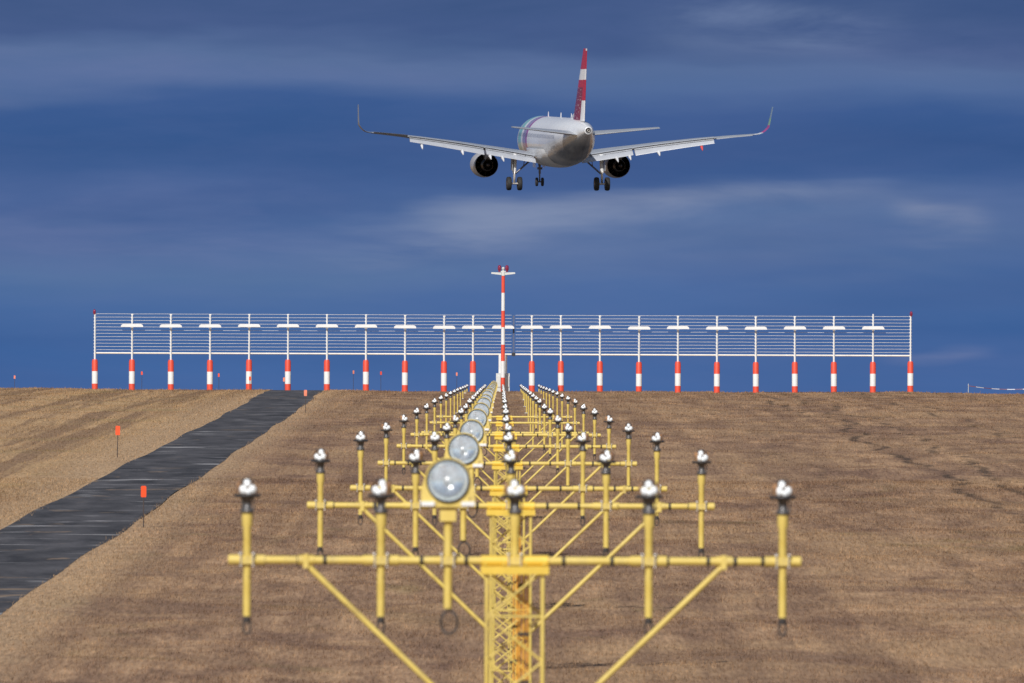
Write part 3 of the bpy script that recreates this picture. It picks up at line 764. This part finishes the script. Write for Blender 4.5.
def fuselage_material():
    m = bpy.data.materials.new('fuselage_livery'); m.use_nodes = True
    nt = m.node_tree; bs = nt.nodes['Principled BSDF']; bs.inputs['Roughness'].default_value = .3; bs.inputs['Coat Weight'].default_value = .3
    tc = N(nt, 'ShaderNodeTexCoord'); sx = N(nt, 'ShaderNodeSeparateXYZ'); nt.links.new(tc.outputs['Object'], sx.inputs[0])
    y, z = sx.outputs['Y'], sx.outputs['Z']
    r = N(nt, 'ShaderNodeValToRGB'); r.color_ramp.interpolation = 'CONSTANT'
    mp = rng_map(nt, y, -20, 20); nt.links.new(mp, r.inputs['Fac'])
    bands = [(-20, (.77, .78, .80)), (6.2, (.34, .06, .27)), (7.1, (.30, .25, .42)), (9.2, (.72, .75, .78)), (10.2, (.22, .50, .50)), (12.6, (.72, .74, .76))]
    els = r.color_ramp.elements
    while len(els) < len(bands): els.new(1.)
    for e, (s_, c_) in zip(els, bands): e.position = (s_ + 20) / 40
    for e, (s_, c_) in zip(els, bands): e.color = c_ + (1,)
    c = r.outputs[0]
    # shade of belly and tail underside painted in dark grey, broken by grime streaks
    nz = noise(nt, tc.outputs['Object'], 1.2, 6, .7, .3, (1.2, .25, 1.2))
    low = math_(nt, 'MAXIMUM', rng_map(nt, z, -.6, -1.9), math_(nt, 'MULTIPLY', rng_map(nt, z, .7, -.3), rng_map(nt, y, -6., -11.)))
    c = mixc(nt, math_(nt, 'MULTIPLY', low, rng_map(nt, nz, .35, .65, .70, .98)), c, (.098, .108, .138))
    # panel seams
    w = N(nt, 'ShaderNodeTexWave'); w.bands_direction = 'Y'; w.inputs['Scale'].default_value = .16; nt.links.new(tc.outputs['Object'], w.inputs['Vector'])
    c = mixc(nt, rng_map(nt, w.outputs['Fac'], .985, 1.0, 0, .22), c, (.35, .36, .4))
    # the line of cabin windows
    wn = N(nt, 'ShaderNodeMath', operation='FRACT'); nt.links.new(math_(nt, 'MULTIPLY', y, 1.88), wn.inputs[0])
    wm = math_(nt, 'MULTIPLY', rng_map(nt, math_(nt, 'ABSOLUTE', math_(nt, 'SUBTRACT', wn.outputs[0], .5)), .24, .18), rng_map(nt, math_(nt, 'ABSOLUTE', math_(nt, 'SUBTRACT', z, .45)), .19, .14))
    wm = math_(nt, 'MULTIPLY', wm, rng_map(nt, math_(nt, 'ABSOLUTE', math_(nt, 'SUBTRACT', y, 1.2)), 11.9, 11.8))
    c = mixc(nt, math_(nt, 'MULTIPLY', wm, .8), c, (.06, .07, .09))
    nt.links.new(c, bs.inputs['Base Color'])
    return m
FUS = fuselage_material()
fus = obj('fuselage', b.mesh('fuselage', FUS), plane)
for x_, s_, z_ in ((0, 10.5, 2.05), (0, 19.0, 2.05), (0, 26.0, 2.04)):
    b = MB(); b.add([(-.03, P(s_), z_), (.03, P(s_), z_), (.03, P(s_ + .4), z_), (-.03, P(s_ + .4), z_), (-.015, P(s_ + .15), z_ + .42), (.015, P(s_ + .15), z_ + .42), (.015, P(s_ + .4), z_ + .42), (-.015, P(s_ + .4), z_ + .42)],
                    [(0, 1, 2, 3), (4, 5, 6, 7), (0, 1, 5, 4), (1, 2, 6, 5), (2, 3, 7, 6), (3, 0, 4, 7)]); obj('antenna', b.mesh('antenna', M['ac_white']), fus)
b = MB(); b.lathe([(.31, P(37.45)), (.34, P(37.30)), (.345, P(37.5)), (.27, P(37.56)), (.20, P(37.54))], 24, 'Y', 0, (0, 0, 1.10))
b.lathe([(.20, P(37.54)), (.19, P(37.1)), (.001, P(37.1))], 24, 'Y', 1, (0, 0, 1.10)); b.lathe([(.26, P(37.565)), (.22, P(37.565))], 24, 'Y', 1, (0, 0, 1.10))
b.lathe([(.115, P(37.5)), (.12, P(37.6)), (.075, P(37.6)), (.07, P(37.2))], 16, 'Y', 2, (0, 0, 1.10))
obj('tail_exhaust', b.mesh('tail_exhaust', [M['ac_white'], M['ac_dark'], M['steel']]), fus)
# belly fairing
b = MB(); vs = []; n = 28
prof = [(10.6, .15), (11.6, .65), (13, .95), (15, 1), (18.5, 1), (20.5, .85), (22.3, .45), (23.2, .1)]
for s_, q in prof:
    for k in range(n + 1):
        a = math.pi + math.pi * k / n
        vs.append(((1.72 + .45 * q) * math.cos(a), P(s_), -.62 + (1.40 + .26 * q) * math.sin(a)))
fs = [(i * (n + 1) + k, i * (n + 1) + k + 1, (i + 1) * (n + 1) + k + 1, (i + 1) * (n + 1) + k) for i in range(len(prof) - 1) for k in range(n)]
b.add(vs, fs, 0, True); obj('belly_fairing', b.mesh('belly_fairing', M['ac_white']), plane)

AF = [(0, 0), (.015, .30), (.05, .52), (.12, .78), (.25, .97), (.38, 1.0), (.55, .85), (.72, .58), (.88, .27), (1.0, .03)]
def loft(secs, mats, mi=0):
    """secs = [(le, chord_dir, normal, chord, thickness)]"""
    b = MB(); vs = []
    m = len(AF)
    for le, cd, nn, c, t in secs:
        le, cd, nn = Vector(le), Vector(cd).normalized(), Vector(nn).normalized()
        for u, q in AF: vs.append(le + cd * c * u + nn * (t / 2 * q))
        for u, q in AF[::-1]: vs.append(le + cd * c * u - nn * (t / 2 * q))
    k = 2 * m
    fs = [(i * k + j, i * k + (j + 1) % k, (i + 1) * k + (j + 1) % k, (i + 1) * k + j) for i in range(len(secs) - 1) for j in range(k)]
    b.add(vs, fs, mi, True); b.add(vs[:k], [tuple(range(k))], mi); b.add(vs[-k:], [tuple(range(k))[::-1]], mi)
    return b
LE = lambda x: 11.3 + .518 * x
TE = lambda x: float(np.interp(x, [1.6, 6.4, 16.9], [18.55, 18.85, 21.4]))
WZ = lambda x: float(np.interp(x, [1.5, 1.9, 5, 8.5, 12, 14.5, 16.9], [-1.36, -1.31, -.80, -.27, .20, .48, .71]))
back = (0, -1, 0)
SHARK = banded('winglet_paint', 'Z', [(-3, (.60, .62, .65)), (.85, (.36, .05, .20)), (1.5, (.24, .38, .26)), (2.1, (.22, .30, .38))], .35)
for sg in (-1, 1):
    secs = []
    for x in (.8, 1.9, 3.5, 5, 6.45, 8.5, 10.5, 12, 13.3):
        c = TE(x) - LE(x); cm = c * .80
        secs.append(((sg * x, P(LE(x)), WZ(x)), back, (0, 0, 1), cm, .125 * c * .9))
    b = loft(secs, None)
    secs = []
    for x in (13.3, 14.5, 15.6, 16.5):
        c = TE(x) - LE(x); secs.append(((sg * x, P(LE(x)), WZ(x)), back, (0, 0, 1), c * .78, .10 * c))
    b2 = loft(secs, None)
    b.add(b2.v, b2.f, 0, True)
    wing = obj('wing', b.mesh('wing', M['ac_grey']), plane)
    # curved winglet
    secs = []
    for q in np.linspace(0, 1, 10):
        x = 16.5 + 1.05 * min(1, q * 2.2) ** .8 + .32 * q; th = min(1, q * 2.0) * R(84)
        z = WZ(16.5) + [0, .05, .16, .36, .66, 1.0, 1.35, 1.72, 2.08, 2.42][int(round(q * 9))]
        s_ = LE(16.5) + 2.3 * q + .2 * q * q
        secs.append(((sg * x, P(s_), z), back, (-sg * math.sin(th), 0, math.cos(th)), 1.55 - .95 * q, .11 - .06 * q))
    obj('winglet', loft(secs, None).mesh('winglet', SHARK if sg > 0 else M['winglet_grey']), wing)
    # flaps lowered, with the slot in front of each; spoiler edge above
    for x0, x1 in ((2.0, 6.35), (6.55, 13.15)):
        d = R(25) if x0 > 6 else R(20); secs = []; sp = []; mid_ = []
        for x in np.linspace(x0, x1, 4):
            c = TE(x) - LE(x); fc = min(1.15, c * .25)
            le = (sg * x, P(LE(x) + c * .80), WZ(x) - .16 - .03 * fc)
            secs.append((le, (0, -math.cos(d), -math.sin(d)), (0, -math.sin(d), math.cos(d)), fc, .17))
            sp.append(((sg * x, P(LE(x) + c * .70), WZ(x) + .085), (0, -1, -.10), (0, -.1, 1), c * .115, .05))
            mid_.append(((sg * x, P(LE(x) + c * .775), WZ(x) - .07), (0, -math.cos(R(16)), -math.sin(R(16))), (0, -math.sin(R(16)), math.cos(R(16))), c * .055, .05))
        obj('flap', loft(secs, None).mesh('flap', M['flap']), wing)
        obj('spoiler', loft(sp, None).mesh('spoiler', M['flap']), wing)
        obj('flap_vane', loft(mid_, None).mesh('flap_vane', M['flap']), wing)
        bb = MB(); vs = []
        for x in (x0, x1):
            c = TE(x) - LE(x); y = P(LE(x) + c * .785)
            vs += [(sg * x, y, WZ(x) - .06), (sg * x, y, WZ(x) - .18), (sg * x, y + .05, WZ(x) - .18), (sg * x, y + .05, WZ(x) - .06)]
        bb.add(vs, [(0, 1, 5, 4), (1, 2, 6, 5), (2, 3, 7, 6), (3, 0, 4, 7), (0, 1, 2, 3), (7, 6, 5, 4)]); obj('flap_cove', bb.mesh('flap_cove', M['ac_dark']), wing)
    secs = []; d = R(-14) if sg < 0 else R(9)
    for x in (13.35, 14.8, 16.35):
        c = TE(x) - LE(x); secs.append(((sg * x, P(LE(x) + c * .78), WZ(x)), (0, -math.cos(d), -math.sin(d)), (0, -math.sin(d), math.cos(d)), c * .26, .10))
    obj('aileron', loft(secs, None).mesh('aileron', M['ac_grey']), wing)
    # flap track fairings
    for x in (4.95, 6.05, 8.5, 12.1):
        c = TE(x) - LE(x); y0 = P(LE(x) + c * .55); L = c * .62; bb = MB()
        pts = [(sg * x, y0, WZ(x) - .30), (sg * x, y0 - L * .3, WZ(x) - .42), (sg * x, y0 - L * .7, WZ(x) - .62), (sg * x, y0 - L, WZ(x) - .90)]
        rr_ = .14 if x < 10 else .11
        bb.tube(pts, [.03, rr_, rr_ * 1.15, .05], 10)
        obj('track_fairing', bb.mesh('track_fairing', M['red_fairing'] if (sg > 0 and x > 12) else M['ac_white']), wing)
    # engine
    ex, ez = 5.75, -2.13
    e = obj('engine', None, plane, (sg * ex, 0, ez)); e.empty_display_size = .5
    bb = MB(); bb.lathe([(.88, P(11.2)), (.92, P(10.45)), (.98, P(10.32)), (1.04, P(10.5)), (1.10, P(11.2)), (1.115, P(12.0)), (1.09, P(13.0)), (1.02, P(13.9)), (1.0, P(13.95))], 36, 'Y'); obj('cowl', bb.mesh('cowl', M['cowl']), e)
    bb = MB(); bb.lathe([(1.0, P(13.94)), (1.01, P(13.2)), (.98, P(11.8)), (.5, P(11.7)), (.001, P(11.7))], 32, 'Y'); obj('fan_duct', bb.mesh('fan_duct', M['nacelle_in']), e)
    bb = MB(); bb.lathe([(.62, P(12.2)), (.60, P(13.6)), (.45, P(14.9)), (.43, P(14.9)), (.40, P(14.3)), (.001, P(14.3))], 28, 'Y'); bb.lathe([(.26, P(14.3)), (.20, P(14.9)), (.06, P(15.4)), (.001, P(15.45))], 20, 'Y'); obj('core_nozzle', bb.mesh('core_nozzle', M['hot']), e)
    bb = MB()
    for k in range(10):
        a = 2 * math.pi * k / 10 + .3
        bb.add([(.58 * math.cos(a - .03), P(12.6), .58 * math.sin(a - .03)), (.58 * math.cos(a + .03), P(12.6), .58 * math.sin(a + .03)), (1.0 * math.cos(a + .02), P(12.7), 1.0 * math.sin(a + .02)), (1.0 * math.cos(a - .02), P(12.7), 1.0 * math.sin(a - .02)),
                (.58 * math.cos(a - .03), P(13.2), .58 * math.sin(a - .03)), (.58 * math.cos(a + .03), P(13.2), .58 * math.sin(a + .03)), (1.0 * math.cos(a + .02), P(13.1), 1.0 * math.sin(a + .02)), (1.0 * math.cos(a - .02), P(13.1), 1.0 * math.sin(a - .02))],
               [(0, 1, 2, 3), (7, 6, 5, 4), (0, 4, 5, 1), (1, 5, 6, 2), (2, 6, 7, 3), (3, 7, 4, 0)])
    obj('duct_vane', bb.mesh('duct_vane', M['hot']), e)
    bb = MB(); vs = []
    for y_, z0_, z1_, w_ in ((P(10.8), .95, 1.45, .06), (P(12.5), .95, 1.50, .20), (P(14.2), .35, 1.35, .20), (P(16.0), .95, 1.30, .04)):
        vs += [(-w_, y_, z0_), (w_, y_, z0_), (w_, y_, z1_), (-w_, y_, z1_)]
    bb.add(vs, [(i * 4 + j, i * 4 + (j + 1) % 4, i * 4 + 4 + (j + 1) % 4, i * 4 + 4 + j) for i in range(3) for j in range(4)] + [(0, 1, 2, 3), (12, 13, 14, 15)]); obj('pylon', bb.mesh('pylon', M['ac_grey']), e)
    # tailplane
    secs = []
    for q in (0, .33, .66, 1):
        x = .55 + 5.68 * q; secs.append(((sg * x, P(31.2 + 3.75 * q), .86 + .52 * q), (0, -1, -.035), (0, -.035, 1), 4.1 - 2.6 * q, .40 - .27 * q))
    tp = obj('tailplane', loft(secs, None).mesh('tailplane', M['ac_grey']), plane)
    # main gear
    gx_ = 3.80
    gr = obj('main_gear', None, plane, (sg * gx_, 0, 0)); gr.empty_display_size = .5
    bb = MB(); bb.tube([(sg * -.05, .1, -1.1), (0, 0, -2.75)], [.19, .16], 12, 0); bb.tube([(0, 0, -2.75), (0, 0, -3.70)], .095, 10, 1); bb.tube([(-.62, 0, -3.67), (.62, 0, -3.67)], .085, 10, 1)
    bb.tube([(0, -.16, -2.6), (0, -.42, -3.1), (0, -.10, -3.55)], .05, 6, 1)
    obj('strut', bb.mesh('strut', [M['gear'], M['steel']]), gr)
    bb = MB(); bb.tube([(-sg * 1.75, .15, -1.35), (-sg * .1, .02, -2.80)], .075, 8); bb.tube([(-sg * .95, .1, -1.2), (-sg * .80, .1, -2.15)], .04, 6); obj('side_brace', bb.mesh('side_brace', M['gear_dark']), gr)
    bb = MB(); bb.box((sg * .22 - .02, -.45, -2.55), (sg * .22 + .02, .55, -1.15)); obj('gear_door', bb.mesh('gear_door', M['ac_grey']), gr)
    for q in (-1, 1):
        bb = MB(); bb.lathe([(.26, -.16), (.40, -.20), (.53, -.19), (.58, -.11), (.585, 0), (.58, .11), (.53, .19), (.40, .20), (.26, .16)], 28, 'X')
        wh = obj('wheel', bb.mesh('wheel', M['tyre']), gr, (q * .465, 0, -3.67))
        bb = MB(); bb.lathe([(.001, -.11), (.2, -.13), (.27, -.165), (.27, .165), (.2, .13), (.001, .11)], 20, 'X'); obj('hub', bb.mesh('hub', M['rim']), wh)
# nose gear
gr = obj('nose_gear', None, plane, (0, P(5.07), 0)); gr.empty_display_size = .4
bb = MB(); bb.tube([(0, 0, -1.7), (0, .05, -3.0)], .10, 10, 0); bb.tube([(0, .05, -3.0), (0, .05, -3.70)], .065, 8, 1); bb.tube([(-.36, .05, -3.70), (.36, .05, -3.70)], .055, 8, 1); bb.tube([(0, 1.2, -1.8), (0, .1, -2.7)], .05, 6, 1)
bb.box((-.22, -.08, -2.62), (.22, .02, -2.42), 0)
obj('strut', bb.mesh('strut', [M['gear_dark'], M['gear_dark']]), gr)
for q in (-1, 1):
    bb = MB(); bb.lathe([(.17, -.085), (.27, -.11), (.35, -.10), (.38, -.05), (.38, .05), (.35, .10), (.27, .11), (.17, .085)], 24, 'X'); wh = obj('wheel', bb.mesh('wheel', M['tyre']), gr, (q * .25, .05, -3.70))
    bb = MB(); bb.lathe([(.001, -.06), (.18, -.088), (.18, .088), (.001, .06)], 16, 'X'); obj('hub', bb.mesh('hub', M['rim']), wh)
    bb = MB(); bb.box((q * .42 - .015, -.2, -2.45), (q * .42 + .015, 1.4, -1.8)); obj('gear_door', bb.mesh('gear_door', M['ac_white']), gr)
# fin and rudder
def fin_secs(u0, u1):
    out = []
    for q in (0, .2, .45, .7, 1):
        z = 1.85 + 6.15 * q; le = 28.7 + 5.6 * q; c = 6.1 - 4.15 * q; w_ = .10 * c * (1 if u0 == 0 else .62)
        out.append(((0, P(le + c * u0), z), back, (1, 0, 0), c * (u1 - u0), w_))
    return out
def fin_material():
    m = bpy.data.materials.new('fin_livery'); m.use_nodes = True
    nt = m.node_tree; bs = nt.nodes['Principled BSDF']; bs.inputs['Roughness'].default_value = .3
    tc = N(nt, 'ShaderNodeTexCoord'); sx = N(nt, 'ShaderNodeSeparateXYZ'); nt.links.new(tc.outputs['Object'], sx.inputs[0])
    nz = noise(nt, tc.outputs['Object'], 3.4, 2, .5, .4, (.2, .9, 1.6))
    f = math_(nt, 'MULTIPLY', rng_map(nt, nz, .62, .66), rng_map(nt, sx.outputs['Z'], 5.4, 4.6))
    c = mixc(nt, math_(nt, 'MULTIPLY', f, .75), (.20, .018, .055), (.62, .55, .62))
    zz = sx.outputs['Z']
    c = mixc(nt, rng_map(nt, zz, 4.7, 4.75), c, (.45, .018, .05))
    c = mixc(nt, math_(nt, 'MULTIPLY', rng_map(nt, zz, 5.34, 5.36), rng_map(nt, zz, 6.26, 6.24)), c, (.77, .77, .79))
    nt.links.new(c, bs.inputs['Base Color']); return m
b = loft(fin_secs(0, .70), None)
fin = obj('tail_fin', b.mesh('tail_fin', fin_material()), plane)
RUD = banded('rudder_bands', 'Z', [(0, (.77, .77, .79)), (3.60, (.45, .018, .05)), (5.35, (.77, .77, .79)), (6.25, (.45, .018, .05)), (7.82, (.70, .66, .68))], .35)
obj('rudder', loft(fin_secs(.69, 1.0), None).mesh('rudder', RUD), fin)
b = MB(); b.add([(-.02, P(25.6), 2.03), (.02, P(25.6), 2.03), (.16, P(29.4), 1.95), (-.16, P(29.4), 1.95), (0, P(29.4), 2.75)], [(0, 1, 2, 3), (0, 1, 4), (1, 2, 4), (2, 3, 4), (3, 0, 4)]); obj('dorsal_fillet', b.mesh('dorsal_fillet', M['ac_white']), fin)

# ------------------------------------------------------------------ light and sky
SUN_AZ, SUN_EL = 18.0, 36.0                       # degrees left of straight behind the camera; height
to_sun = Vector((-math.sin(R(SUN_AZ)) * math.cos(R(SUN_EL)), -math.cos(R(SUN_AZ)) * math.cos(R(SUN_EL)), math.sin(R(SUN_EL))))
ld = bpy.data.lights.new('sun', 'SUN'); ld.energy = 4.0; ld.angle = R(.53); ld.color = (1, .965, .92)
lo = bpy.data.objects.new('sun', ld); COL.objects.link(lo); lo.location = to_sun * 200
lo.rotation_euler = to_sun.to_track_quat('Z', 'Y').to_euler()

w = bpy.data.worlds.new('World'); sc.world = w; w.use_nodes = True
nt = w.node_tree; bg = nt.nodes['Background']
sky = N(nt, 'ShaderNodeTexSky', sky_type='NISHITA', sun_disc=False); sky.sun_elevation = R(SUN_EL); sky.sun_rotation = R(180 + SUN_AZ); sky.altitude = 300
bg.inputs['Strength'].default_value = .065
nt.links.new(sky.outputs[0], bg.inputs['Color'])
tc = N(nt, 'ShaderNodeTexCoord'); dvec = tc.outputs['Generated']
sx = N(nt, 'ShaderNodeSeparateXYZ'); nt.links.new(dvec, sx.inputs[0])
X_, Y_, Z_ = sx.outputs
# a bank of slate blue stratus low in the northern sky; the rest is open sky
warp = noise(nt, dvec, 1.0, 5, .55, 0, (10, 10, 55))
el = math_(nt, 'ADD', Z_, rng_map(nt, warp, .25, .75, -.0045, .0045))
r = N(nt, 'ShaderNodeValToRGB'); nt.links.new(rng_map(nt, el, -.002, .046), r.inputs['Fac'])
def srgb(c): return tuple((v / 255 / 12.92) if v / 255 < .04045 else (((v / 255) + .055) / 1.055) ** 2.4 for v in c) + (1,)
YS = [(395, (64, 101, 157)), (330, (61, 97, 151)), (280, (70, 103, 154)), (246, (83, 111, 155)), (216, (80, 107, 153)), (192, (61, 92, 143)), (150, (53, 85, 136)), (110, (58, 89, 141)),
      (80, (79, 105, 150)), (58, (82, 106, 148)), (34, (61, 85, 130)), (8, (57, 82, 126))]
stops = [(((400 - y_) / 1e4 + .002) / .048, c_) for y_, c_ in YS]
els = r.color_ramp.elements
while len(els) < len(stops): els.new(1.)
for e, (p_, c_) in zip(els, stops): e.position = p_
for e, (p_, c_) in zip(els, stops): e.color = srgb(c_)
c = r.outputs[0]
def lobe(zc, zw, xc, xw):
    a = rng_map(nt, math_(nt, 'ABSOLUTE', math_(nt, 'SUBTRACT', el, zc)), zw, 0, 0, 1, True)
    b_ = rng_map(nt, math_(nt, 'ABSOLUTE', math_(nt, 'SUBTRACT', X_, xc)), xw, xw * .3, 0, 1, True)
    return math_(nt, 'MULTIPLY', a, b_)
wisp = rng_map(nt, noise(nt, dvec, 1.0, 6, .58, .3, (34, 34, 190)), .34, .60)
wisp2 = rng_map(nt, noise(nt, dvec, 1.0, 6, .6, .3, (16, 16, 90)), .38, .70)
for zc, zw, xc, xw, amt, colr in ((.0180, .0022, .010, .036, .85, (134, 147, 175)), (.0160, .0042, .018, .042, .40, (112, 130, 168)), (.0160, .0024, .0440, .0065, .8, (132, 144, 172)), (.0386, .0040, .027, .016, .75, (116, 134, 168)), (.0372, .004, .044, .02, .35, (104, 120, 160)), (.0325, .0035, -.03, .05, .35, (108, 120, 160)),
                                  (.0192, .0045, -.036, .03, .45, (108, 122, 164)), (.0042, .0013, .0435, .007, .55, (112, 126, 166))):
    c = mixc(nt, math_(nt, 'MULTIPLY', math_(nt, 'MULTIPLY', lobe(zc, zw, xc, xw), wisp), amt), c, srgb(colr)[:3])
c = mixc(nt, math_(nt, 'MULTIPLY', wisp2, .26), c, srgb((104, 118, 165))[:3])
c = mixc(nt, math_(nt, 'MULTIPLY', rng_map(nt, noise(nt, dvec, 1.0, 4, .5, .3, (11, 11, 70)), .55, .35), .30), c, srgb((54, 76, 126))[:3])
bank = N(nt, 'ShaderNodeBackground'); bank.inputs['Strength'].default_value = 1.05; nt.links.new(c, bank.inputs['Color'])
msk = math_(nt, 'MULTIPLY', rng_map(nt, Y_, .35, .75, 0, 1, True), rng_map(nt, math_(nt, 'ADD', Z_, rng_map(nt, noise(nt, dvec, 4, 5, .6), .3, .7, -.06, .06)), .30, .16, 0, 1, True))
mx = N(nt, 'ShaderNodeMixShader'); nt.links.new(msk, mx.inputs[0]); nt.links.new(bg.outputs[0], mx.inputs[1]); nt.links.new(bank.outputs[0], mx.inputs[2])
nt.links.new(mx.outputs[0], nt.nodes['World Output'].inputs[0])

# ------------------------------------------------------------------ camera
cd = bpy.data.cameras.new('camera'); cam = bpy.data.objects.new('camera', cd); COL.objects.link(cam)
cd.sensor_width = 36; cd.lens = 36 * 1e4 / 1024; cd.clip_start = 1; cd.clip_end = 20000
pitch = (400 - 341.5) / 1e4; yaw = (512 - 501.3) / 1e4
fwd = Vector((math.sin(yaw), math.cos(yaw), math.tan(pitch))).normalized()
q = fwd.to_track_quat('-Z', 'Y'); m4 = q.to_matrix().to_4x4() @ Matrix.Rotation(R(.2), 4, 'Z')
cam.matrix_world = Matrix.Translation((0, 0, EYE)) @ m4
cd.dof.use_dof = True; cd.dof.focus_distance = 480; cd.dof.aperture_fstop = 9.0
sc.camera = cam
sc.view_settings.view_transform = 'Standard'; sc.view_settings.look = 'None'; sc.view_settings.exposure = 0; sc.view_settings.gamma = 1
sc.render.engine = 'CYCLES'; sc.cycles.use_denoising = True
sc.cycles.max_bounces = 8; sc.cycles.transparent_max_bounces = 16
